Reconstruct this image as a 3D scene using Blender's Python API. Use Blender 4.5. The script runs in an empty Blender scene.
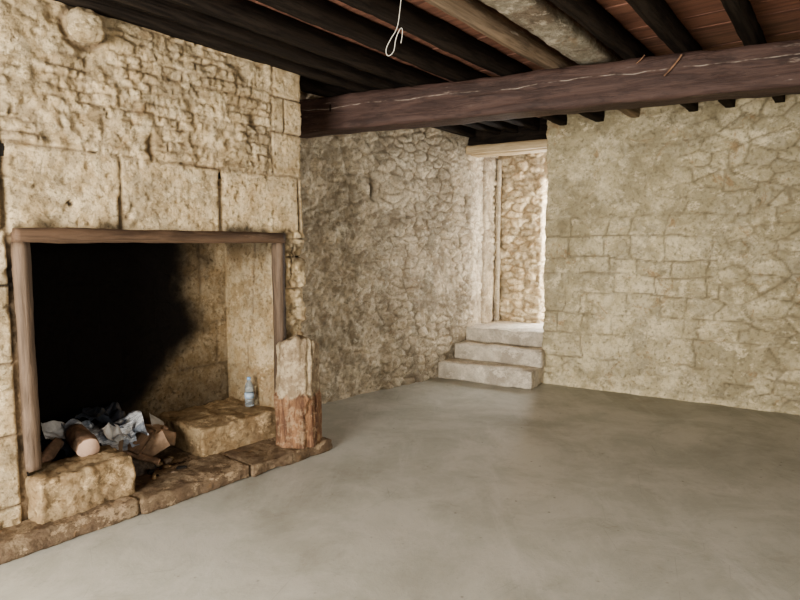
import bpy, bmesh, math, random
import numpy as np
from mathutils import Vector, Matrix, noise as mn

# ------------------------------------------------------------------ frames
K = np.array([-0.749, 4.5165]); d = np.array([0.6018, 0.7986]); nn = np.array([0.7986, -0.6018])
A = np.array([1.561, 6.439]); r_ = np.array([0.848, -0.530]); f_ = np.array([0.530, 0.848])
ROT_D = math.atan2(d[1], d[0]); ROT_R = math.atan2(r_[1], r_[0])
def W(s, n): return K + s*d + n*nn
def R(r, f): return A + r*r_ + f*f_
def W3(s, n, z): p = W(s, n); return Vector((p[0], p[1], z))
def R3(r, f, z): p = R(r, f); return Vector((p[0], p[1], z))

# ------------------------------------------------------------------ numpy noise
def _h(ix, iy, seed):
    ix = ix.astype(np.int64); iy = iy.astype(np.int64)
    h = (ix*374761393 + iy*668265263 + seed*974634777) & 0xffffffff
    h = ((h ^ (h >> 13))*1274126177) & 0xffffffff
    h = h ^ (h >> 16)
    return (h & 0xffffff)/float(0xffffff)
def vn(x, y, seed=0):
    ix = np.floor(x); iy = np.floor(y); fx = x-ix; fy = y-iy
    fx = fx*fx*(3-2*fx); fy = fy*fy*(3-2*fy)
    a = _h(ix, iy, seed); b = _h(ix+1, iy, seed); c = _h(ix, iy+1, seed); e = _h(ix+1, iy+1, seed)
    return (a*(1-fx)+b*fx)*(1-fy)+(c*(1-fx)+e*fx)*fy
def fbm(x, y, fr, octv=4, seed=0):
    s = 0; amp = 1; t = 0; ca, sa = .8, .6
    for o in range(octv):
        s = s+amp*vn(x*fr+o*3.7, y*fr+o*1.3, seed+o*17); t += amp; amp *= .58; fr *= 2.03
        x, y = x*ca-y*sa, x*sa+y*ca
    return s/t
def sst(a, b, x):
    t = np.clip((x-a)/(b-a), 0, 1); return t*t*(3-2*t)
def chips(x, y, fr, seed):
    """crisp broken-edge relief: stack of thresholded noises"""
    f = fbm(x, y, fr, 4, seed); g = fbm(x, y, fr*2.3, 3, seed+50)
    return (sst(.46, .52, f)+.6*sst(.55, .60, f)+.5*sst(.48, .55, g))/2.1-.5
def courses(u, v, v0, v1, hmin, hmax, u0, u1, wmin, wmax, seed, fixed_v=None, fixed_u=None):
    rng = random.Random(seed)
    if fixed_v: e = list(fixed_v)
    else:
        e = [v0]
        while e[-1] < v1: e.append(e[-1]+rng.uniform(hmin, hmax))
    e = np.array(e); i = np.clip(np.searchsorted(e, v)-1, 0, len(e)-2)
    dv = np.minimum(v-e[i], e[i+1]-v)
    du = np.zeros_like(u); tone = np.zeros_like(u); amp = np.zeros_like(u)
    for k in range(len(e)-1):
        m = i == k
        if fixed_u: g = list(fixed_u)
        else:
            g = [u0-rng.uniform(0, wmax)]
            while g[-1] < u1: g.append(g[-1]+rng.uniform(wmin, wmax))
        g = np.array(g)
        tt = np.array([rng.random() for _ in g]); aa = np.array([rng.random() for _ in g])
        um = u[m]; j = np.clip(np.searchsorted(g, um)-1, 0, len(g)-2)
        du[m] = np.minimum(um-g[j], g[j+1]-um); tone[m] = tt[j]; amp[m] = aa[j]
    return tone, amp, np.minimum(du, dv)
def voro(u, v, cu, cv, seed):
    x = u/cu; y = v/cv; ix = np.floor(x); iy = np.floor(y)
    f1 = np.full_like(x, 9.); f2 = np.full_like(x, 9.); tone = np.zeros_like(x)
    for a in (-1, 0, 1):
        for b in (-1, 0, 1):
            px = ix+a+_h(ix+a, iy+b, seed)*.9; py = iy+b+_h(ix+a, iy+b, seed+5)*.9
            dd = np.hypot(px-x, py-y); tn = _h(ix+a, iy+b, seed+9)
            new = dd < f1
            f2 = np.where(new, f1, np.minimum(f2, dd)); tone = np.where(new, tn, tone); f1 = np.where(new, dd, f1)
    return tone, f2-f1

# ------------------------------------------------------------------ mesh utils
COL = bpy.context.scene.collection
def mk(name, me, mat=None, parent=None, smooth=True):
    ob = bpy.data.objects.new(name, me); COL.objects.link(ob)
    if mat: me.materials.append(mat)
    if smooth:
        me.polygons.foreach_set('use_smooth', [True]*len(me.polygons))
    if parent: ob.parent = parent
    return ob
def empty(name, loc=(0, 0, 0)):
    e = bpy.data.objects.new(name, None); e.empty_display_size = .1; COL.objects.link(e); e.location = loc
    return e
def path_wall(name, pts, z0, z1, step, hfunc, mat, hole=None, parent=None, blend=.05, side=-1):
    pts = [np.array(p, float) for p in pts]
    segs = [(pts[i], pts[i+1]) for i in range(len(pts)-1)]
    ln = [np.linalg.norm(b-a) for a, b in segs]; cum = [0]
    for l in ln: cum.append(cum[-1]+l)
    P = []
    for i, l in enumerate(ln):
        k = max(2, int(l/step)); P += list(cum[i]+np.linspace(0, l, k, endpoint=False))
    P.append(cum[-1]); P = np.array(P)
    base = []; nor = []
    nrm = []
    for (a, b), l in zip(segs, ln):
        t = (b-a)/l; nrm.append(np.array([-t[1], t[0]])*side)
    for p in P:
        i = min(len(segs)-1, max(0, int(np.searchsorted(cum, p, side='right'))-1))
        a, b = segs[i]; base.append(a+(b-a)*(p-cum[i])/ln[i])
        v = nrm[i].copy()
        if i > 0 and p-cum[i] < blend:
            w = .5-.5*(p-cum[i])/blend; v = v*(1-w)+nrm[i-1]*w
        if i < len(segs)-1 and cum[i+1]-p < blend:
            w = .5-.5*(cum[i+1]-p)/blend; v = v*(1-w)+nrm[i+1]*w
        nor.append(v/np.linalg.norm(v))
    base = np.array(base); nor = np.array(nor)
    Z = np.linspace(z0, z1, int((z1-z0)/step)+1)
    PP, ZZ = np.meshgrid(P, Z, indexing='ij')
    disp, att = hfunc(PP, ZZ)
    X = base[:, 0:1]+nor[:, 0:1]*disp; Y = base[:, 1:2]+nor[:, 1:2]*disp
    co = np.stack([X, Y, ZZ], -1).reshape(-1, 3)
    nu, nv = PP.shape
    I, J = np.meshgrid(np.arange(nu-1), np.arange(nv-1), indexing='ij')
    q = np.stack([I*nv+J, (I+1)*nv+J, (I+1)*nv+J+1, I*nv+J+1], -1).reshape(-1, 4)
    if hole is not None:
        pc = (PP[:-1, :-1]+PP[1:, 1:])/2; zc = (ZZ[:-1, :-1]+ZZ[1:, 1:])/2
        q = q[~hole(pc, zc).reshape(-1)]
    me = bpy.data.meshes.new(name); me.from_pydata(co.tolist(), [], q.tolist()); me.update()
    for k, v in att.items():
        at = me.attributes.new(k, 'FLOAT', 'POINT')
        at.data.foreach_set('value', np.clip(np.broadcast_to(v, PP.shape), 0, 1).astype(np.float32).reshape(-1))
    return mk(name, me, mat, parent)

def rock_box(name, size, loc, rotz, mat, rad=.03, amp=.012, cell=.03, seed=0, fr=6, parent=None, tilt=(0, 0), taper=None):
    """rounded, roughened block; local box centred on x,y with z from 0"""
    sx, sy, sz = size; h = Vector((sx/2, sy/2, sz/2)); rad = min(rad, min(h)*.95)
    bm = bmesh.new(); cache = {}
    def gv(p):
        k = (round(p[0], 5), round(p[1], 5), round(p[2], 5))
        if k not in cache:
            v = Vector(p); inn = Vector([max(-h[i]+rad, min(h[i]-rad, v[i])) for i in range(3)])
            dd = v-inn
            o = inn+dd.normalized()*rad if dd.length > 1e-9 else v
            nrm = dd.normalized() if dd.length > 1e-9 else Vector((0, 0, 1))
            q = o*fr+Vector((seed*7.3, seed*3.1, seed))
            o = o+nrm*amp*(mn.noise(q)+.5*mn.noise(q*2.3)+.45*mn.noise(q*5)+.3*mn.noise(q*11))
            if taper: o.x *= 1+taper*(o.z/sz); o.y *= 1+taper*(o.z/sz)
            cache[k] = bm.verts.new(o)
        return cache[k]
    cnt = [max(2, min(160, int(round(s/cell)))) for s in size]
    for ax in range(3):
        a, b = [(1, 2), (2, 0), (0, 1)][ax]
        for sg in (-1, 1):
            for i in range(cnt[a]):
                for j in range(cnt[b]):
                    vs = []
                    for (di, dj) in ((0, 0), (1, 0), (1, 1), (0, 1)):
                        p = [0, 0, 0]; p[ax] = sg*h[ax]
                        p[a] = -h[a]+2*h[a]*(i+di)/cnt[a]; p[b] = -h[b]+2*h[b]*(j+dj)/cnt[b]
                        vs.append(gv(p))
                    if sg < 0: vs.reverse()
                    try: bm.faces.new(vs)
                    except ValueError: pass
    me = bpy.data.meshes.new(name); bm.to_mesh(me); bm.free()
    ob = mk(name, me, mat, parent)
    ob.location = Vector(loc)+Vector((0, 0, sz/2)); ob.rotation_euler = (tilt[0], tilt[1], rotz)
    return ob

# ------------------------------------------------------------------ materials
def new_mat(name):
    m = bpy.data.materials.new(name); m.use_nodes = True
    nt = m.node_tree; b = nt.nodes['Principled BSDF']; return m, nt, b
class NB:
    def __init__(s, nt): s.nt = nt; s.tc = nt.nodes.new('ShaderNodeTexCoord')
    def map(s, scale=(1, 1, 1), rot=(0, 0, 0)):
        m = s.nt.nodes.new('ShaderNodeMapping'); m.inputs['Scale'].default_value = scale; m.inputs['Rotation'].default_value = rot
        s.nt.links.new(s.tc.outputs['Object'], m.inputs['Vector']); return m.outputs['Vector']
    def noise(s, scale, detail=4, rough=.6, vec=None, dist=0):
        n = s.nt.nodes.new('ShaderNodeTexNoise'); n.inputs['Scale'].default_value = scale
        n.inputs['Detail'].default_value = detail; n.inputs['Roughness'].default_value = rough; n.inputs['Distortion'].default_value = dist
        s.nt.links.new(vec or s.tc.outputs['Object'], n.inputs['Vector']); return n.outputs['Fac']
    def vor(s, scale, feat='F1', vec=None):
        n = s.nt.nodes.new('ShaderNodeTexVoronoi'); n.inputs['Scale'].default_value = scale; n.feature = feat
        s.nt.links.new(vec or s.tc.outputs['Object'], n.inputs['Vector']); return n.outputs['Distance']
    def attr(s, name):
        n = s.nt.nodes.new('ShaderNodeAttribute'); n.attribute_name = name; return n.outputs['Fac']
    def ramp(s, x, a, b, lo=0., hi=1.):
        n = s.nt.nodes.new('ShaderNodeMapRange'); n.inputs['From Min'].default_value = a; n.inputs['From Max'].default_value = b
        n.inputs['To Min'].default_value = lo; n.inputs['To Max'].default_value = hi
        n.interpolation_type = 'SMOOTHSTEP'; s.nt.links.new(x, n.inputs['Value']); return n.outputs['Result']
    def math(s, op, a, b):
        n = s.nt.nodes.new('ShaderNodeMath'); n.operation = op
        for i, q in enumerate((a, b)):
            if isinstance(q, (int, float)): n.inputs[i].default_value = q
            else: s.nt.links.new(q, n.inputs[i])
        return n.outputs[0]
    def mix(s, fac, a, b, mode='MIX'):
        n = s.nt.nodes.new('ShaderNodeMix'); n.data_type = 'RGBA'; n.blend_type = mode
        for key, q in ((0, fac), (6, a), (7, b)):
            if isinstance(q, (int, float)): n.inputs[key].default_value = q
            elif isinstance(q, tuple): n.inputs[key].default_value = (*q, 1)
            else: s.nt.links.new(q, n.inputs[key])
        return n.outputs[2]
    def bump(s, h, strength, dist=.01, nrm=None):
        n = s.nt.nodes.new('ShaderNodeBump'); n.inputs['Strength'].default_value = strength; n.inputs['Distance'].default_value = dist
        s.nt.links.new(h, n.inputs['Height'])
        if nrm: s.nt.links.new(nrm, n.inputs['Normal'])
        return n.outputs['Normal']

def stone_mat(name, light, dark, joint, stain, soot=(.012, .010, .009), stain_amt=(.55, .72), fine=.6, tonev=.3, rough=.92, jstr=.8, rust=(.38, .22, .10), rust_amt=.35, bump=1.0, bd_=.03):
    m, nt, b = new_mat(name); N = NB(nt)
    n2 = N.noise(9, 8, .75); n3 = N.noise(40, 6, .78); n1 = N.noise(1.5, 7, .7, dist=.5)
    c = N.mix(N.ramp(n2, .43, .57), light, dark)
    t = N.ramp(N.attr('tone'), 0, 1, 1-tonev, 1+tonev*.35)
    tcol = nt.nodes.new('ShaderNodeCombineColor')
    nt.links.new(t, tcol.inputs[0]); nt.links.new(t, tcol.inputs[1]); nt.links.new(N.math('MULTIPLY', t, .98), tcol.inputs[2])
    c = N.mix(1.0, c, tcol.outputs[0], 'MULTIPLY')
    c = N.mix(N.math('MULTIPLY', N.ramp(n1, *stain_amt), .75), c, stain)
    rs = N.math('MULTIPLY', N.ramp(N.noise(3.5, 8, .75, dist=.8), .57, .65), rust_amt)
    c = N.mix(rs, c, rust)
    wh = N.math('MULTIPLY', N.ramp(N.noise(5.0, 8, .78, N.map((1, 1, 1.4), (0, 0, .3))), .54, .60), .65)
    c = N.mix(wh, c, tuple(min(.9, x*1.2) for x in light))
    sp = N.ramp(n3, .54, .64)
    c = N.mix(N.math('MULTIPLY', sp, fine), c, tuple(x*.45 for x in dark))
    sp2 = N.ramp(N.noise(85, 3, .7), .58, .66)
    c = N.mix(N.math('MULTIPLY', sp2, .4), c, tuple(x*.35 for x in dark))
    j = N.math('MULTIPLY', N.attr('joint'), jstr)
    c = N.mix(j, c, joint)
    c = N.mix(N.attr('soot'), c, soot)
    nt.links.new(c, b.inputs['Base Color']); b.inputs['Roughness'].default_value = rough
    b.inputs['Specular IOR Level'].default_value = .15
    h = N.math('ADD', N.math('MULTIPLY', n3, .8), N.math('MULTIPLY', n2, .9))
    h = N.math('SUBTRACT', h, N.math('MULTIPLY', sp, .3))
    nt.links.new(N.bump(h, bump, bd_), b.inputs['Normal'])
    return m
def wood_mat(name, c1, c2, wear=(.4, .35, .3), wear_amt=0., rough=.7, axis_scale=(1.2, 14, 14), spec=.3, lines=False):
    m, nt, b = new_mat(name); N = NB(nt)
    v = N.map(axis_scale); g = N.noise(1.6, 8, .7, v, .6)
    c = N.mix(N.ramp(g, .38, .62), c1, c2)
    if wear_amt > 0:
        w = N.ramp(N.noise(2.2, 6, .7, N.map((1.0, 7, 7))), .60, .68)
        w2 = N.math('MULTIPLY', w, N.ramp(N.noise(1.4, 2), .45, .6))
        c = N.mix(N.math('MULTIPLY', w2, wear_amt), c, wear)
    if lines:
        sx = nt.nodes.new('ShaderNodeSeparateXYZ'); nt.links.new(N.tc.outputs['Object'], sx.inputs[0])
        wob = N.math('MULTIPLY', N.math('SUBTRACT', N.noise(1.5, 3, .6, N.map((1, .05, .05))), .5), .10)
        l = N.math('ABSOLUTE', N.math('SUBTRACT', N.math('ADD', sx.outputs[2], wob), .045), 0)
        ln = N.math('MULTIPLY', N.ramp(l, 0, .006, 1, 0), N.ramp(N.noise(3.0, 4, .7, N.map((1, .1, .1))), .42, .56))
        c = N.mix(N.math('MULTIPLY', ln, .7), c, (.42, .36, .30))
        dk = N.ramp(N.noise(2.5, 6, .7, N.map((1, 3, 3))), .5, .62)
        c = N.mix(N.math('MULTIPLY', dk, .5), c, (.028, .019, .016))
    nt.links.new(c, b.inputs['Base Color']); b.inputs['Roughness'].default_value = rough
    b.inputs['Specular IOR Level'].default_value = spec
    nt.links.new(N.bump(g, .8, .015), b.inputs['Normal'])
    return m
def plain_mat(name, c1, c2, scale=8, rough=.8, bump=.4, spec=.3):
    m, nt, b = new_mat(name); N = NB(nt); g = N.noise(scale, 6, .65)
    nt.links.new(N.mix(N.ramp(g, .35, .65), c1, c2), b.inputs['Base Color'])
    b.inputs['Roughness'].default_value = rough; b.inputs['Specular IOR Level'].default_value = spec
    nt.links.new(N.bump(g, bump, .01), b.inputs['Normal']); return m

M_fire = stone_mat('limestone_warm', (.78, .62, .41), (.66, .50, .305), (.21, .145, .09), (.50, .35, .195), stain_amt=(.53, .72), jstr=.85, rust_amt=.35, bd_=.028)
M_mid = stone_mat('limewashed_rubble', (.77, .67, .52), (.60, .505, .38), (.24, .19, .14), (.47, .385, .28), stain_amt=(.52, .68), rust_amt=.2, jstr=.7, bd_=.020)
M_right = stone_mat('limestone_greenish', (.73, .64, .455), (.60, .515, .345), (.22, .18, .115), (.44, .375, .24), stain_amt=(.49, .60), tonev=.28, jstr=.8, rust_amt=.55, bd_=.018)
M_pass = stone_mat('rough_rubble', (.78, .66, .48), (.62, .49, .33), (.20, .15, .10), (.48, .38, .27), jstr=.65, bd_=.02)
M_box = stone_mat('firebox_stone', (.66, .52, .34), (.52, .38, .22), (.2, .14, .09), (.42, .26, .13), stain_amt=(.5, .7), soot=(.014, .011, .009))
M_hearth = stone_mat('hearth_limestone', (.64, .475, .29), (.48, .335, .19), (.2, .14, .09), (.27, .185, .11), stain_amt=(.5, .66))
M_curb = stone_mat('hearth_curb_stone', (.46, .345, .225), (.31, .22, .14), (.2, .14, .09), (.15, .10, .065), stain_amt=(.44, .57))
M_plaster = stone_mat('plastered_step', (.64, .575, .48), (.52, .465, .385), (.3, .3, .3), (.36, .31, .245), stain_amt=(.48, .6), fine=.35, tonev=0, rust_amt=.1, bump=.4)
M_joist = wood_mat('black_joist_wood', (.032, .024, .018), (.013, .010, .008), rough=.85, spec=.12)
M_pale = wood_mat('pale_joist_wood', (.25, .185, .125), (.12, .088, .06), (.45, .40, .33), .7)
M_beam = wood_mat('painted_beam_wood', (.092, .058, .048), (.054, .034, .029), (.36, .30, .25), .65, rough=.55, spec=.2, lines=True)
M_lint = wood_mat('fireplace_timber', (.135, .085, .053), (.068, .042, .026), (.25, .18, .12), .4)
M_post = wood_mat('post_timber', (.155, .108, .073), (.085, .058, .038), (.26, .20, .14), .4, axis_scale=(14, 14, 1.2))
M_doorlint = wood_mat('door_lintel_timber', (.54, .42, .265), (.38, .285, .17))
M_soot = plain_mat('soot', (.012, .010, .009), (.022, .018, .014), 6, .95)

def floor_mat():
    m, nt, b = new_mat('concrete_screed'); N = NB(nt)
    big = N.noise(.55, 7, .62, dist=.6); mid = N.noise(1.8, 8, .72, dist=.4); fine = N.noise(45, 5, .75)
    c = N.mix(N.ramp(mid, .38, .62), (.46, .445, .39), (.38, .37, .315))
    c = N.mix(N.math('MULTIPLY', N.ramp(big, .48, .66), .55), c, (.23, .22, .175))
    st = N.noise(1.2, 8, .75, N.map((3.5, .5, 1), (0, 0, -ROT_D+.1)))
    c = N.mix(N.math('MULTIPLY', N.ramp(st, .52, .68), .35), c, (.56, .54, .485))
    bl = N.noise(3.5, 8, .75, dist=.5)
    c = N.mix(N.math('MULTIPLY', N.ramp(bl, .54, .66), .3), c, (.25, .235, .19))
    c = N.mix(N.math('MULTIPLY', N.ramp(fine, .58, .68), .35), c, (.18, .165, .135))
    sp = N.math('MULTIPLY', N.ramp(N.vor(8), .0, .10, 1, 0), N.ramp(N.noise(2.5, 2), .44, .52))
    c = N.mix(N.math('MULTIPLY', sp, .75), c, (.11, .095, .07))
    sc = N.math('MULTIPLY', N.ramp(N.vor(2.6, 'DISTANCE_TO_EDGE', N.map((1, 1, 1), (0, 0, .4))), .0, .006, 1, 0), N.ramp(N.noise(1.1, 3), .52, .58))
    c = N.mix(N.math('MULTIPLY', sc, .25), c, (.15, .135, .11))
    nt.links.new(c, b.inputs['Base Color'])
    nt.links.new(N.ramp(mid, .3, .7, .42, .62), b.inputs['Roughness']); b.inputs['Specular IOR Level'].default_value = .38
    nt.links.new(N.bump(N.math('ADD', mid, N.math('MULTIPLY', fine, .2)), .3, .012), b.inputs['Normal'])
    return m
M_floor = floor_mat()

# ------------------------------------------------------------------ floor / ceiling
def slab(name, corners, z0, z1, mat):
    bm = bmesh.new(); lo = [bm.verts.new((c[0], c[1], z0)) for c in corners]; hi = [bm.verts.new((c[0], c[1], z1)) for c in corners]
    k = len(corners)
    bm.faces.new(hi); bm.faces.new(list(reversed(lo)))
    for i in range(k): bm.faces.new((lo[i], lo[(i+1) % k], hi[(i+1) % k], hi[i]))
    bmesh.ops.recalc_face_normals(bm, faces=bm.faces[:])
    me = bpy.data.meshes.new(name); bm.to_mesh(me); bm.free(); return mk(name, me, mat, smooth=False)
slab('floor', [W(-5.3, -1.6), W(-5.3, 6.9), W(4.8, 6.9), W(4.8, -1.6)], -.15, 0, M_floor)

bm = bmesh.new(); rng = random.Random(3); s = -5.3
while s < 4.8:
    w = rng.uniform(.19, .23); dz = rng.uniform(0, .008)
    x0, x1 = s, s+w-.005
    vs = [bm.verts.new((x, y, z)) for z in (2.862+dz, 2.90) for (x, y) in ((x0, -6.9), (x1, -6.9), (x1, 1.6), (x0, 1.6))]
    for q in ((3, 2, 1, 0), (4, 5, 6, 7), (0, 1, 5, 4), (1, 2, 6, 5), (2, 3, 7, 6), (3, 0, 4, 7)): bm.faces.new([vs[k] for k in q])
    s += w
vs = [bm.verts.new((x, y, z)) for z in (2.895, 2.95) for (x, y) in ((-5.3, -6.9), (4.8, -6.9), (4.8, 1.6), (-5.3, 1.6))]
for q in ((3, 2, 1, 0), (4, 5, 6, 7), (0, 1, 5, 4), (1, 2, 6, 5), (2, 3, 7, 6), (3, 0, 4, 7)): bm.faces.new([vs[k] for k in q])
me = bpy.data.meshes.new('ceiling'); bm.to_mesh(me); bm.free()
ceil = mk('ceiling', me, wood_mat('ceiling_board', (.26, .13, .088), (.15, .074, .052), axis_scale=(10, 1, 10), rough=.65), smooth=False)
ceil.location = (K[0], K[1], 0); ceil.rotation_euler = (0, 0, ROT_D)   # local x = s, local y = -n

def isect_s(n, P, Q):
    ps, pn = (P-K)@d, (P-K)@nn; qs, qn = (Q-K)@d, (Q-K)@nn
    return ps+(qs-ps)*(n-pn)/(qn-pn)
E = np.array([.805, 7.098]); MD = np.array([.719, .695])
cj = empty('ceiling_joists')
jn = [-.26, .05, .26, .50, .86, 1.20, 1.54, 2.05, 2.36, 2.74, 3.12, 3.5, 3.9, 4.3, 4.7, 5.1, 5.5, 5.9, 6.3]
for k, n in enumerate(jn):
    if n < 0: s0, s1 = -.05, isect_s(n, E, A)+.1
    elif n < .687: s0, s1 = -5.0, isect_s(n, E, A)+.12
    else: s0, s1 = -5.0, isect_s(n, A, R(5.85, 0))+.12
    pale = (k == 6)
    rock_box('joist_%d' % k, (s1-s0, .070+.02*rng.random(), .128+.01*rng.random()), W3((s0+s1)/2, n, 2.730), ROT_D+rng.uniform(-.003, .003),
             M_pale if pale else M_joist, rad=.012, amp=.007, cell=.045, seed=k, fr=3, parent=cj)
rock_box('pale_plank', (6.9, .22, .09), W3(-.95, 1.80, 2.765), ROT_D, stone_mat('flaking_plank', (.66, .59, .47), (.47, .41, .31), (.2, .2, .2), (.20, .145, .10), stain_amt=(.52, .60), fine=.5), rad=.012, amp=.008, cell=.05, seed=40, parent=cj)
# main beam
b0 = np.array([-.809, 5.225]); bang = math.radians(-25.3); bd = np.array([math.cos(bang), math.sin(bang)]); bn = np.array([-bd[1], bd[0]])
ROT_B = bang
c = b0+bd*((7.2-.38)/2-.0)+bn*.125
beam = empty('ceiling_beam')
rock_box('timber', (7.2, .25, .278), (c[0], c[1], 2.455), ROT_B, M_beam, rad=.012, amp=.013, cell=.04, seed=5, fr=2.2, parent=beam)
def tube(name, pts, rad, mat, parent=None, res=6):
    cu = bpy.data.curves.new(name, 'CURVE'); cu.dimensions = '3D'; cu.bevel_depth = rad; cu.bevel_resolution = 2; cu.resolution_u = res; cu.use_fill_caps = True
    sp = cu.splines.new('NURBS'); sp.points.add(len(pts)-1); sp.order_u = 3; sp.use_endpoint_u = True
    for p, q in zip(sp.points, pts): p.co = (*q, 1)
    ob = bpy.data.objects.new(name, cu); COL.objects.link(ob); cu.materials.append(mat)
    if parent: ob.parent = parent
    return ob
def BP(s, out, z): p = b0+bd*s-bn*out; return (p[0], p[1], z)
M_twig = plain_mat('twig', (.26, .15, .09), (.12, .07, .045), 20)
tube('splinter', [BP(2.80, .03, 2.59), BP(2.86, .02, 2.65), BP(2.90, .035, 2.71)], .006, M_twig, beam)
tube('nail', [BP(2.62, -.01, 2.70), BP(2.64, .03, 2.69), BP(2.68, .04, 2.735)], .004, M_twig, beam)
tube('hook', [BP(.25, -.01, 2.66), BP(.27, .03, 2.66), BP(.27, .03, 2.60)], .006, M_joist, beam)

M_cord = plain_mat('cord', (.50, .47, .41), (.40, .38, .33), 40)
P0 = Vector((-.02, 2.72, 0))
pts = [P0+Vector(v) for v in [(.035, 0, 2.80), (.03, 0, 2.62), (.018, .004, 2.50), (.008, 0, 2.44), (-.02, .0, 2.40), (-.045, .01, 2.355), (-.035, .015, 2.325), (-.005, .01, 2.345), (.0, 0, 2.40), (.025, -.005, 2.45), (.034, .0, 2.43), (.024, .0, 2.38)]]
tube('hanging_cord', pts, .0020, M_cord)

# ------------------------------------------------------------------ wall_left
L0 = 5.0
def h_left(P, Z):
    s = P-L0
    wu = s+.06*(fbm(s, Z, 2.5, 3, 1)-.5)+.05*(fbm(s, Z, 12, 3, 3)-.5); wv = Z+.05*(fbm(s, Z, 2.2, 3, 7)-.5)+.035*(fbm(s, Z, 11, 3, 8)-.5)
    t1, a1, q1 = courses(wu, wv, 2.0, 3.0, .035, .085, -5.2, 1.2, .06, .30, 11)
    au = s+.012*(fbm(s, Z, 9, 3, 3)-.5); av = Z+.012*(fbm(s, Z, 9, 3, 13)-.5)+.02*(vn(s*1.2, Z*0, 4)-.5)
    t2, a2, q2 = courses(au, av, 0, 0, 0, 0, 0, 0, 0, 0, 12, fixed_v=(1.55, 2.0), fixed_u=(-5.2, -4.5, -3.9, -3.3, -2.6, -1.956, -1.377, -.711, -.02, .5, 1.2))
    t3, a3, q3 = courses(au, av, -.1, 3.0, .24, .42, -5.2, -1.9, .35, .7, 13)
    t4, a4, q4 = courses(au, av, -.05, 3.0, .17, .40, -.31, 1.2, .3, .34, 14)
    top = (av > 2.0) & (au > -1.965) & (au < -.27); ash = (av <= 2.0) & (av > 1.55) & (au > -1.965) & (au < .03)
    left = au <= -1.965
    tone = np.where(top, t1, np.where(ash, t2, np.where(left, t3, t4)))
    q = np.where(top, q1, np.where(ash, q2, np.where(left, q3, q4)))
    q = np.minimum(q, np.abs(au+1.965)*np.where(av > 1.55, 1, 3)); q = np.where(av > 2.0, np.minimum(q, np.abs(au+.27)), q); q = np.minimum(q, np.where((au > -1.96), np.abs(av-2.0), 9))
    aa = np.where(top, a1, np.where(ash, a2, np.where(left, a3, a4)))
    jw = np.where(top, .010, .010)
    body = sst(0, 1, q/jw)
    mort = fbm(s, Z, 2.6, 4, 31)
    flush = np.where(top, sst(.38, .56, mort), sst(.5, .75, mort)*.5)
    ch = chips(s, Z, 9, 91)
    fb = fbm(s, Z, 20, 4, 21)-.5
    amp = np.where(top, .006+.018*aa, .014+.008*aa)
    dsp = amp*body*(1-flush*.6)+flush*.007+np.where(top, .026, .010)*fb+np.where(top, .015, .007)*ch+np.where(top, .035, .016)*(fbm(s, Z, 3.2, 3, 51)-.5)
    pit = sst(.80, .88, vn(s*34, Z*34, 61))*.010; dsp = dsp-pit
    q = q.copy()
    for (hs, hz, hr) in ((-1.649, 1.72, .020), (-1.34, 1.66, .02), (-.70, 1.9, .022), (-.42, 2.35, .045), (-.5, 2.62, .04), (-1.2, 2.05, .02), (-2.0, 2.3, .04)):
        g = np.exp(-((s-hs)**2+(Z-hz)**2)/hr**2); dsp = dsp-.03*g; q = np.where(g > .6, .0, q)
    joint = (1-sst(.1, 1.0, q/jw))*(1-flush*.85)*np.where(top, .75, 1)
    joint = np.maximum(joint, np.where(top, .35*sst(.1, .5, -ch)*sst(.0, .2, -fb+.1), 0))
    for hs, za, zb in ((-1.377, 1.55, 1.74), (-.711, 1.60, 1.94), (-1.965, 1.6, 2.9), (-1.18, 2.0, 2.12)):
        g = np.exp(-((au-hs)/.015)**2)*sst(za-.03, za, Z)*(1-sst(zb, zb+.05, Z)); joint = np.maximum(joint, g); dsp = dsp-.03*g
    ring = np.exp(-((np.hypot(s+1.543, Z-2.645)-.105)/.02)**2); joint = np.maximum(joint, .9*ring); dsp = dsp-.02*ring
    soot = .75*np.exp(-((Z-1.6)/.05)**2)*sst(.45, .7, fbm(s, Z, 5, 3, 71))*(s > -2)*(s < -.1)
    soot = soot+.8*sst(.9, 1.0, joint)*sst(.45, .6, fbm(s, Z, 4, 2, 77))*.8
    soot = soot+.45*sst(.5, .62, fbm(s, Z, 9, 4, 79))*(s > -.17)*(Z < 1.6)
    soot = soot+.3*sst(.52, .66, fbm(s, Z, 6, 3, 80))*(s < -1.9)*(Z < 1.6)
    patch = sst(.44, .56, fbm(s, Z, 4, 5, 88))
    jm = (s > -.16)*(Z < 1.6); dsp = dsp+jm*(.035*ch+.03*fb)
    return dsp, {'tone': np.clip(tone*.55+patch*.5, 0, 1), 'joint': joint, 'soot': soot}
def hole_left(P, Z):
    s = P-L0; return (s > -1.93) & (s < -.16) & (Z < 1.55)
wl = path_wall('wall_left', [W(-L0, 0), W(0, 0), W(0, -.85)], 0, 2.87, .011, h_left, M_fire, hole_left)

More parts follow.
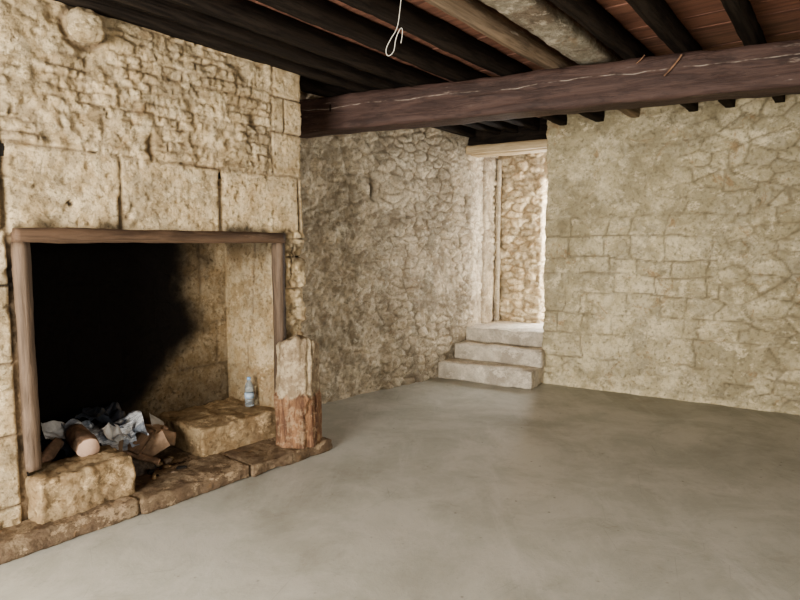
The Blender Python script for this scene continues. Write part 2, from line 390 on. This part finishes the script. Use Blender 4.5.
# ------------------------------------------------------------------ fireplace
fp = empty('fireplace')
def h_box(P, Z):
    t, a, q = courses(P+.04*(fbm(P, Z, 6, 3, 1)-.5), Z+.04*(fbm(P, Z, 6, 3, 2)-.5), -.1, 2.2, .22, .38, -.2, 3.6, .35, .7, 5)
    fb = fbm(P, Z, 9, 4, 3)-.5; ch = chips(P, Z, 6, 8)
    x = P-2.45   # <0 on the back, >0 on the right cheek
    dsp = .012*sst(0, .012, q)+.02*fb+np.where(x > 0, .004, .015)*ch
    m = fbm(P, Z, 3.5, 5, 9)
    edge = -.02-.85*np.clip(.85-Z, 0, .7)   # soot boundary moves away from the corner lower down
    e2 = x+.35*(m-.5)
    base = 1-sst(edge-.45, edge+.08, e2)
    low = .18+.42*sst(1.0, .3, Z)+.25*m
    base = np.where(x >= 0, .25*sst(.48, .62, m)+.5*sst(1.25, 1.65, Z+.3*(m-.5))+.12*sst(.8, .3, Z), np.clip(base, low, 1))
    crack = np.exp(-((x-.22-.12*(fbm(Z, Z*0, 3, 3, 4)-.5)-.1*Z)/.007)**2)*(x > 0)*(Z > .5)
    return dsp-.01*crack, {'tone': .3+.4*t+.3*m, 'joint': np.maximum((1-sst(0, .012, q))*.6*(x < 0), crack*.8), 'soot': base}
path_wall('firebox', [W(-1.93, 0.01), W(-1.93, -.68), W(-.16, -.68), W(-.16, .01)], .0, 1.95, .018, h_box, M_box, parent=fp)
ob = slab('flue_throat', [W(-2.0, -.75), W(-.1, -.75), W(-.1, -.0), W(-2.0, -.0)], 1.93, 1.99, M_soot); ob.parent = fp
rock_box('lintel_board', (1.75, .08, .075), W3(-1.065, .015, 1.512), ROT_D, M_lint, rad=.006, amp=.006, cell=.03, seed=1, fr=3, parent=fp)
rock_box('post_left', (.065, .08, 1.16), W3(-1.905, .010, .352), ROT_D, M_post, rad=.006, amp=.006, cell=.03, seed=2, fr=3, parent=fp)
rock_box('post_right', (.055, .08, 1.24), W3(-.225, .010, .275), ROT_D, M_post, rad=.006, amp=.006, cell=.03, seed=3, fr=3, parent=fp)
rock_box('hearth_floor', (1.78, .70, .07), W3(-1.045, -.33, .0), ROT_D, M_curb, rad=.01, amp=.008, cell=.04, seed=3, parent=fp)
rock_box('hearth_block_left', (.51, .28, .24), W3(-1.675, -.01, .078), ROT_D+.03, M_hearth, rad=.018, amp=.018, cell=.014, seed=9, fr=7, parent=fp)
rock_box('hearth_block_right', (.66, .62, .205), W3(-.50, -.36, .068), ROT_D-.04, M_hearth, rad=.016, amp=.016, cell=.017, seed=12, fr=6, parent=fp)
def curb(name, s0, s1, seed, h):
    def nf(s): return .19+(s+2.134)/2.134*.15
    dep = nf((s0+s1)/2)+.10
    return rock_box(name, (s1-s0-.004, dep, h), W3((s0+s1)/2, dep/2-.10, .0), ROT_D-.05, M_curb, rad=.014, amp=.012, cell=.016, seed=seed, fr=5, parent=fp)
curb('curb_stone_1', -3.3, -2.25, 21, .10); curb('curb_stone_2', -2.25, -1.45, 22, .098); curb('curb_stone_3', -1.45, -.72, 23, .09); curb('curb_stone_4', -.72, .0, 24, .082)
rock_box('set_round_stone', (.18, .15, .17), W3(-1.543, .045, 2.56), ROT_D, M_fire, rad=.075, amp=.014, cell=.012, seed=31, fr=8, parent=wl)

# ------------------------------------------------------------------ wall_middle
LE = 1.25+float(np.linalg.norm(E-np.array([-.7003, 5.643])))
def h_mid(P, Z):
    wu = P+.12*(fbm(P, Z, 2, 3, 1)-.5)+.09*(fbm(P, Z, 9, 3, 31)-.5); wv = Z+.12*(fbm(P, Z, 2, 3, 2)-.5)+.06*(fbm(P, Z, 9, 3, 32)-.5)
    t, v = voro(wu, wv, .19, .10, 7)
    q = sst(0, .35, v); m = fbm(P, Z, 1.8, 4, 5); flush = sst(.42, .58, m)
    flush = np.maximum(flush, .7*sst(1.75, 1.45, P+.3*(m-.5)))
    jamb = sst(LE-.02, LE+.05, P)
    fb = fbm(P, Z, 17, 4, 21)-.5; ch = chips(P, Z, 9, 44); ch2 = chips(P, Z*1.4, 19, 64)
    dsp = (.016+.018*t)*q*(1-.8*flush)+.012*flush+(.028*fb+.016*ch+.011*ch2)*(1-.3*jamb)+.055*(fbm(P, Z, 2.2, 3, 9)-.5)*(1-.7*jamb)
    ar = np.abs(np.hypot((P-1.15)/.42, (Z-1.9)/.75)-1); arch = np.exp(-(ar/.06)**2)*(Z > 1.9)*(P > 1.1)
    dsp = dsp-.02*arch
    hole = np.exp(-(((P-1.85)/.035)**2+((Z-2.05)/.12)**2)); dsp = dsp-.06*hole
    rec = np.exp(-((P-LE-.42)/.035)**2)
    dsp = dsp-.05*rec
    joint = (1-sst(0, .14, v))*(1-.9*flush)*.75
    joint = np.maximum(joint, .45*sst(.15, .5, -ch)*sst(.48, .60, fbm(P, Z, 6, 3, 12)))
    joint = np.maximum(joint, np.maximum(.35*arch, np.maximum(hole, .8*rec)))
    low = (1-sst(.05, .45, Z+.25*(m-.5)))
    patch = sst(.43, .55, fbm(P, Z, 4.5, 5, 87))
    return dsp, {'tone': np.clip(t*.4+patch*.6, 0, 1), 'joint': joint, 'soot': .55*hole+.22*low*fbm(P, Z, 8, 3, 4)+.06*sst(.45, .6, fbm(P, Z, 1.3, 4, 24))}
M0 = np.array([-.7003, 5.643])-MD*1.25
path_wall('wall_middle', [M0, E, E+f_*.95], 0, 2.87, .012, h_mid, M_mid)
# ------------------------------------------------------------------ wall_right
def h_right(P, Z):
    x = P-.45
    wu = x+.14*(fbm(x, Z, 2, 3, 1)-.5)+.05*(fbm(x, Z, 9, 3, 3)-.5); wv = Z+.09*(fbm(x, Z, 1.6, 3, 2)-.5)+.035*(fbm(x, Z, 8, 3, 33)-.5)
    t, a, q = courses(wu, wv, -.1, 3.0, .10, .27, -3.2, 6.2, .14, .50, 41)
    t2, v2 = voro(wu, wv, .24, .14, 17)
    m = fbm(x, Z, 1.9, 5, 5); flush = sst(.46, .62, m)
    rub = sst(.49, .55, fbm(x, Z, .9, 3, 15))
    b1 = sst(0, 1, q/.02); b2 = sst(0, .3, v2)
    body = b1*(1-rub)+b2*rub
    fb = fbm(x, Z, 15, 4, 21)-.5; ch = chips(x, Z, 6, 144); ch2 = chips(x, Z*1.5, 17, 164)
    dsp = (.010+.014*a)*body*(1-.85*flush)+.010*flush+.024*fb+.010*ch+.009*ch2+.04*(fbm(x, Z, 2.4, 3, 9)-.5)
    joint = ((1-sst(.1, 1, q/.015))*(1-rub)+(1-sst(0, .14, v2))*rub)*(1-.85*flush)*.95
    crk = sst(.15, .5, -ch)*sst(.50, .60, fbm(x, Z, 4, 4, 12))
    joint = np.maximum(joint, .4*crk)
    skirt = 1-sst(.05, .10, Z+.03*vn(x*8, Z*0, 5))
    patch = sst(.45, .54, fbm(x, Z, 3.2, 6, 89))
    return dsp, {'tone': np.clip((t*(1-rub)+t2*rub)*.55+.45*patch+.4*skirt, 0, 1), 'joint': joint*(1-skirt), 'soot': .14*(1-sst(.08, .6, Z))*sst(.45, .65, fbm(x, Z, 5, 3, 7))+.10*sst(.5, .58, fbm(x, Z, 1.1, 6, 27))}
path_wall('wall_right', [R(0, .45), R(0, 0), R(5.9, 0)], 0, 2.87, .014, h_right, M_right)
def h_pass(P, Z):
    wu = P+.05*(fbm(P, Z, 4, 3, 1)-.5)+.07*(fbm(P, Z, 11, 3, 31)-.5); wv = Z+.05*(fbm(P, Z, 4, 3, 2)-.5)+.05*(fbm(P, Z, 11, 3, 32)-.5)
    t, v = voro(wu, wv, .18, .09, 27); q = sst(0, .35, v); ch = chips(P, Z, 9, 3)
    return (.02+.03*t)*q+.03*(fbm(P, Z, 14, 4, 2)-.5)+.025*ch, {'tone': t, 'joint': np.maximum(.7*(1-sst(0, .16, v))*sst(.35, .5, fbm(P, Z, 5, 3, 6)), .4*sst(.1, .5, -ch)), 'soot': t*0}
path_wall('wall_passage', [R(-1.15, 1), R(-.41, 1), R(-.41, 1.4)], 0, 2.87, .012, h_pass, M_pass)
path_wall('wall_passage_right', [R(.35, 1.4), R(.35, 1), R(.9, 1), R(.9, .45), R(0, .45)], 0, 2.87, .03, h_pass, M_pass, lambda P, Z: (P > 1.0) & (P < 1.45) & (Z > .95) & (Z < 2.35))
def h_plain(P, Z):
    t, v = voro(P, Z, .3, .2, 3)
    return .02*sst(0, .3, v)+.03*fbm(P, Z, 4, 3, 8), {'tone': t, 'joint': (1-sst(0, .15, v))*.5, 'soot': t*0}
path_wall('wall_back', [W(-5, 6.5), W(-5, -.05)], 0, 2.87, .05, h_plain, M_right, lambda P, Z: (P > 6.5-2.5) & (P < 6.5-.6) & (Z < 2.15))
path_wall('wall_side', [R(5.8, .1), W(3.4, 6.5), W(-5, 6.5)], 0, 2.87, .05, h_plain, M_right, lambda P, Z: (P > 4.9) & (P < 7.3) & (Z > .8) & (Z < 2.2))

# ------------------------------------------------------------------ steps and doorway
st = empty('stone_steps')
rock_box('step_1', (1.10, .55, .195), R3(-.545, -.39+.275, 0), ROT_R, M_plaster, rad=.016, amp=.012, cell=.02, seed=1, parent=st)
rock_box('step_2', (1.05, .50, .175), R3(-.50, -.14+.25, .192), ROT_R, M_plaster, rad=.016, amp=.012, cell=.02, seed=2, parent=st)
rock_box('step_3', (1.00, .40, .165), R3(-.495, .12+.2, .365), ROT_R, M_plaster, rad=.016, amp=.012, cell=.02, seed=3, parent=st)
rock_box('floor_landing', (1.85, 1.05, .52), R3(-.06, .98, 0), ROT_R, M_plaster, rad=.01, amp=.006, cell=.05, seed=4)
dl = empty('door_lintel')
rock_box('plank_1', (1.06, .09, .085), R3(-.42, .03, 2.53), ROT_R+.02, M_doorlint, rad=.006, amp=.006, cell=.03, seed=5, fr=3, parent=dl)
rock_box('plank_2', (1.1, .20, .075), R3(-.46, .26, 2.53), ROT_R, M_doorlint, rad=.008, amp=.006, cell=.03, seed=6, fr=3, parent=dl)
rock_box('masonry_infill', (1.15, .22, .26), R3(-.46, .24, 2.615), ROT_R, M_joist, rad=.02, amp=.02, cell=.03, seed=7, parent=dl)
rock_box('passage_door_lintel', (1.1, .4, .6), R3(-.04, 1.22, 2.30), ROT_R, M_pass, rad=.02, amp=.02, cell=.03, seed=8)
rock_box('door_jamb_post', (.045, .06, 2.05), R3(-.925, .90, .52), ROT_R, M_mid, rad=.01, amp=.008, cell=.02, seed=18, fr=5)

# ------------------------------------------------------------------ log stump
def stump():
    bm = bmesh.new(); seg = 72; rings = 56; H = .735
    col = []; vs = []
    for j in range(rings+1):
        z = H*j/rings; row = []
        for i in range(seg):
            a = 2*math.pi*i/seg; ca, sa = math.cos(a), math.sin(a)
            rr = .143+.012*math.cos(2*a+.6)+.008*math.cos(3*a)
            brk = .36+.06*mn.noise(Vector((ca*2, sa*2, 3)))+.02*mn.noise(Vector((ca*9, sa*9, 3)))
            p = Vector((ca*3.5, sa*3.5, z*1.6))
            rr += .016*mn.noise(p*2.2)+.010*abs(mn.noise(Vector((ca*9, sa*9, z*2))))
            bark = 0.
            if z < brk:
                bark = 1.; f = mn.noise(Vector((ca*5, sa*5, z*3+5)))
                rr += .012-(.016 if f > .12 else 0)+.006*mn.noise(Vector((ca*16, sa*16, z*4)))
            else: rr += -.004+.008*mn.noise(Vector((ca*4, sa*4, z*9)))+.006*mn.noise(Vector((ca*10, sa*10, z*22)))
            if z > H-.03: rr *= 1-.12*((z-(H-.03))/.03)**2
            zz = z*(1+.06*math.cos(a+2.4)*(z/H)**2)+(.03*mn.noise(Vector((ca*3, sa*3, 7))) if j == rings else 0)
            row.append(bm.verts.new((rr*ca+.01*z, rr*sa, zz))); col.append(bark)
        vs.append(row)
    for j in range(rings):
        for i in range(seg): bm.faces.new((vs[j][i], vs[j][(i+1) % seg], vs[j+1][(i+1) % seg], vs[j+1][i]))
    prev = vs[-1]
    for kk in range(1, 5):
        row = []
        for i in range(seg):
            o = vs[-1][i].co; f = 1-kk/4.6
            row.append(bm.verts.new((o.x*f, o.y*f, o.z+.02*(1-f)+.02*mn.noise(Vector((o.x*f*25, o.y*f*25, 1)))))); col.append(0.)
        for i in range(seg): bm.faces.new((prev[i], prev[(i+1) % seg], row[(i+1) % seg], row[i]))
        prev = row
    bm.faces.new(prev); bm.faces.new(list(reversed(vs[0])))
    me = bpy.data.meshes.new('log_stump'); bm.to_mesh(me); bm.free()
    at = me.attributes.new('tone', 'FLOAT', 'POINT'); at.data.foreach_set('value', col)
    m, nt, b = new_mat('stump_wood'); N = NB(nt)
    g = N.noise(3, 8, .75, N.map((9, 9, 1.2))); g2 = N.noise(14, 7, .7)
    up = N.mix(N.ramp(g2, .42, .58), (.48, .385, .26), (.28, .21, .135))
    lo = N.mix(N.ramp(g, .40, .60), (.32, .18, .10), (.13, .07, .045))
    lo = N.mix(N.math('MULTIPLY', N.ramp(g2, .50, .6), .6), lo, (.44, .32, .20))
    c = N.mix(N.attr('tone'), up, lo)
    c = N.mix(N.math('MULTIPLY', N.ramp(N.noise(40, 4, .7), .55, .66), .5), c, (.10, .065, .04))
    nt.links.new(c, b.inputs['Base Color']); b.inputs['Roughness'].default_value = .85; b.inputs['Specular IOR Level'].default_value = .2
    nt.links.new(N.bump(N.math('ADD', g, g2), 1.0, .025), b.inputs['Normal'])
    ob = mk('log_stump', me, m); ob.location = W3(-.215, .185, .076); ob.rotation_euler = (0, 0, 1.0)
stump()

# ------------------------------------------------------------------ bottle
def lathe(name, prof, seg, mat, parent=None):
    bm = bmesh.new(); rows = []
    for (rr, z) in prof: rows.append([bm.verts.new((rr*math.cos(2*math.pi*i/seg), rr*math.sin(2*math.pi*i/seg), z)) for i in range(seg)])
    for a, b_ in zip(rows[:-1], rows[1:]):
        for i in range(seg): bm.faces.new((a[i], a[(i+1) % seg], b_[(i+1) % seg], b_[i]))
    bm.faces.new(list(reversed(rows[0]))); bm.faces.new(rows[-1])
    me = bpy.data.meshes.new(name); bm.to_mesh(me); bm.free(); return mk(name, me, mat, parent)
m_bt, nt, b = new_mat('clear_plastic'); b.inputs['Base Color'].default_value = (.62, .70, .76, 1); b.inputs['Transmission Weight'].default_value = .85
b.inputs['Roughness'].default_value = .12; b.inputs['IOR'].default_value = 1.15
bt = empty('plastic_bottle', W3(-.265, -.30, .276))
prof = [(.028, 0), (.034, .006)]
for i in range(9): prof.append((.034-(.002 if i % 2 else 0), .02+i*.013))
prof += [(.034, .14), (.028, .165), (.016, .19), (.012, .20), (.012, .21)]
lathe('body', prof, 28, m_bt, bt)
lathe('cap', [(.0145, .205), (.0145, .222), (.012, .225)], 20, plain_mat('bottle_cap', (.25, .4, .6), (.2, .35, .55)), bt)
lathe('label', [(.0352, .065), (.0352, .105)], 28, plain_mat('bottle_label', (.28, .38, .5), (.40, .45, .5), 40), bt)

# ------------------------------------------------------------------ debris pile in the hearth
pile = empty('hearth_debris')
def mound():
    bm = bmesh.new(); nx, ny = 70, 40; g = []
    for i in range(nx+1):
        row = []
        for j in range(ny+1):
            x = -.52+1.04*i/nx; y = -.27+.54*j/ny
            e = max(0, 1-((x+.10)/.50)**2-(y/.27)**2)
            z = .20*e**.7*(1+.25*mn.noise(Vector((x*5, y*5, 0))))+.025*mn.noise(Vector((x*22, y*22, 3)))*min(1, e*4)
            row.append(bm.verts.new((x, y, z)))
        g.append(row)
    for i in range(nx):
        for j in range(ny): bm.faces.new((g[i][j], g[i+1][j], g[i+1][j+1], g[i][j+1]))
    me = bpy.data.meshes.new('ash_mound'); bm.to_mesh(me); bm.free()
    ob = mk('ash_mound', me, plain_mat('ash_and_char', (.05, .04, .033), (.14, .11, .085), 25, .95, .8), pile)
    ob.location = W3(-1.40, -.36, .066); ob.rotation_euler = (0, 0, ROT_D)
mound()
def sheet(name, w, l, loc, rot, mat, crump=.04, seed=0):
    bm = bmesh.new(); nx, ny = 26, 26; g = []
    for i in range(nx+1):
        row = []
        for j in range(ny+1):
            x = w*(i/nx-.5); y = l*(j/ny-.5); q = Vector((x*9+seed*5, y*9, seed*2.2))
            z = crump*(abs(mn.noise(q))*2+.5*abs(mn.noise(q*2.5)))+crump*1.2*mn.noise(Vector((x*4, y*4, seed)))
            row.append(bm.verts.new((x+.4*crump*mn.noise(q*1.3+Vector((9, 0, 0))), y+.4*crump*mn.noise(q*1.2+Vector((0, 9, 0))), z)))
        g.append(row)
    for i in range(nx):
        for j in range(ny): bm.faces.new((g[i][j], g[i+1][j], g[i+1][j+1], g[i][j+1]))
    me = bpy.data.meshes.new(name); bm.to_mesh(me); bm.free()
    ob = mk(name, me, mat, pile, smooth=False); ob.location = loc; ob.rotation_euler = rot
    return ob
def print_mat():
    m, nt, b = new_mat('newsprint'); N = NB(nt)
    t = N.ramp(N.noise(60, 2, .5, N.map((.3, 3, 1))), .5, .56); big = N.ramp(N.noise(7, 2), .50, .56)
    c = N.mix(N.math('MULTIPLY', t, .6), (.52, .53, .53), (.10, .10, .11)); c = N.mix(N.math('MULTIPLY', big, .75), c, (.11, .13, .165))
    nt.links.new(c, b.inputs['Base Color']); b.inputs['Roughness'].default_value = .7; return m
M_news = print_mat(); M_paper = plain_mat('white_paper', (.54, .53, .50), (.38, .37, .35), 10, .7)
M_dkpl = plain_mat('black_plastic', (.02, .024, .03), (.06, .065, .08), 6, .35, .3, .5)
M_card = plain_mat('brown_card', (.32, .22, .145), (.18, .12, .075), 6)
sheet('newspaper_1', .28, .22, W3(-1.46, -.30, .355), (.45, .20, ROT_D+.3), M_news, .04, 1)
sheet('newspaper_2', .24, .22, W3(-1.24, -.30, .325), (.5, -.3, ROT_D-.3), M_news, .05, 2)
sheet('newspaper_3', .20, .16, W3(-1.33, -.22, .31), (.9, -.1, ROT_D-.1), M_news, .04, 12)
sheet('paper_1', .13, .12, W3(-1.38, -.22, .345), (.7, .1, ROT_D+.8), M_paper, .04, 3)
sheet('paper_2', .17, .12, W3(-1.62, -.36, .40), (.6, .3, ROT_D), M_paper, .03, 4)
sheet('plastic_wrap', .30, .26, W3(-1.33, -.42, .375), (.3, .1, ROT_D+1), M_dkpl, .07, 5)
sheet('plastic_wrap_2', .24, .2, W3(-1.63, -.34, .32), (.6, .1, ROT_D), M_dkpl, .06, 6)
sheet('carton_1', .18, .12, W3(-1.03, -.30, .26), (.9, .3, ROT_D+.2), M_card, .012, 7)
sheet('carton_2', .16, .13, W3(-1.11, -.20, .22), (.8, -.5, ROT_D-.5), M_card, .012, 8)
sheet('carton_3', .13, .12, W3(-.98, -.38, .30), (.6, .6, ROT_D), M_paper, .015, 9)
def log(name, L, rad, loc, rot, seed, bark, cut):
    bm = bmesh.new(); seg = 28; rg = 18; rows = []
    for j in range(rg+1):
        row = []
        for i in range(seg):
            a = 2*math.pi*i/seg; x = L*(j/rg-.5)
            rr = rad*(1+.12*mn.noise(Vector((math.cos(a)*1.5+seed, math.sin(a)*1.5, x*6))))+.006*mn.noise(Vector((math.cos(a)*8, math.sin(a)*8, x*30)))
            if j in (0, rg): rr *= .94
            row.append(bm.verts.new((x, rr*math.cos(a), rr*math.sin(a))))
        rows.append(row)
    for j in range(rg):
        for i in range(seg): bm.faces.new((rows[j][i], rows[j+1][i], rows[j+1][(i+1) % seg], rows[j][(i+1) % seg]))
    f1 = bm.faces.new(rows[0]); f2 = bm.faces.new(list(reversed(rows[-1])))
    f1.material_index = 1; f2.material_index = 1
    me = bpy.data.meshes.new(name); bm.to_mesh(me); bm.free()
    ob = mk(name, me, bark, pile); me.materials.append(cut); ob.location = loc; ob.rotation_euler = rot
M_bark = plain_mat('log_bark', (.28, .18, .12), (.13, .085, .055), 16); M_cut = plain_mat('log_cut', (.58, .41, .31), (.48, .33, .24), 12)
log('firewood_1', .24, .062, W3(-1.57, -.17, .375), (0, .14, ROT_D-1.75), 1, M_bark, M_cut)
log('firewood_2', .22, .035, W3(-1.75, -.20, .33), (0, -.5, ROT_D+.5), 2, M_bark, M_cut)
log('firewood_3', .34, .022, W3(-1.12, -.26, .22), (0, -.35, ROT_D+.2), 3, M_bark, M_cut)
log('firewood_4', .28, .02, W3(-1.25, -.16, .20), (0, .3, ROT_D-.9), 4, M_bark, M_cut)
rock_box('plank_offcut_1', (.22, .09, .02), W3(-1.20, -.20, .27), ROT_D+.5, M_lint, rad=.004, amp=.002, cell=.02, seed=3, parent=pile, tilt=(.5, -.4))
rock_box('plank_offcut_2', (.18, .10, .02), W3(-1.03, -.24, .24), ROT_D-.3, M_card, rad=.004, amp=.002, cell=.02, seed=4, parent=pile, tilt=(.8, .4))
rock_box('plank_offcut_3', (.20, .06, .03), W3(-1.36, -.18, .27), ROT_D+1.0, M_pale, rad=.004, amp=.002, cell=.02, seed=5, parent=pile, tilt=(.2, -.3))
rng = random.Random(9)
for i in range(14):
    rock_box('rubble_bit_%d' % i, (rng.uniform(.03, .07), rng.uniform(.02, .05), rng.uniform(.02, .04)), W3(rng.uniform(-1.3, -.92), rng.uniform(-.25, .02), .073), rng.random()*6, rng.choice([M_hearth, M_card, M_soot, M_pale]), rad=.01, amp=.006, cell=.012, seed=i, fr=20, parent=pile)

# ------------------------------------------------------------------ lights
def area(name, loc, dirv, sx, sy, e, col):
    l = bpy.data.lights.new(name, 'AREA'); l.shape = 'RECTANGLE'; l.size = sx; l.size_y = sy; l.energy = e; l.color = col
    o = bpy.data.objects.new(name, l); COL.objects.link(o); o.location = loc
    o.rotation_euler = Vector(dirv).to_track_quat('-Z', 'Y').to_euler(); return o
area('doorway_daylight', W3(-4.95, 1.55, 1.1), (d[0], d[1], -.05), 1.8, 2.05, 390, (1, .97, .92))
area('side_fill', W3(-2.7, 6.4, 1.5), (-nn[0], -nn[1], -.1), 2.3, 1.35, 130, (1, .97, .92))  # added fill lamp; the unseen side-wall opening is put in for it
area('passage_daylight', R3(-.04, 1.36, 1.5), (-f_[0], -f_[1], -.1), .7, 1.5, 70, (.97, .98, 1))
area('passage_window_daylight', R3(.86, .72, 1.65), (-r_[0], -r_[1], -.05), .42, 1.35, 38, (1, .98, .95))
w = bpy.data.worlds.new('world'); bpy.context.scene.world = w; w.use_nodes = True
bg = w.node_tree.nodes['Background']; bg.inputs[0].default_value = (.85, .93, 1, 1); bg.inputs[1].default_value = 1.5

cam = bpy.data.cameras.new('camera'); cam.lens = 27; cam.sensor_width = 36; cam.clip_start = .05
co = bpy.data.objects.new('camera', cam); COL.objects.link(co); co.location = (0, 0, 1.5); co.rotation_euler = (math.radians(90-5.24), 0, 0)
bpy.context.scene.camera = co
try: bpy.context.scene.view_settings.look = 'AgX - Medium High Contrast'
except Exception as e: print('look', e)
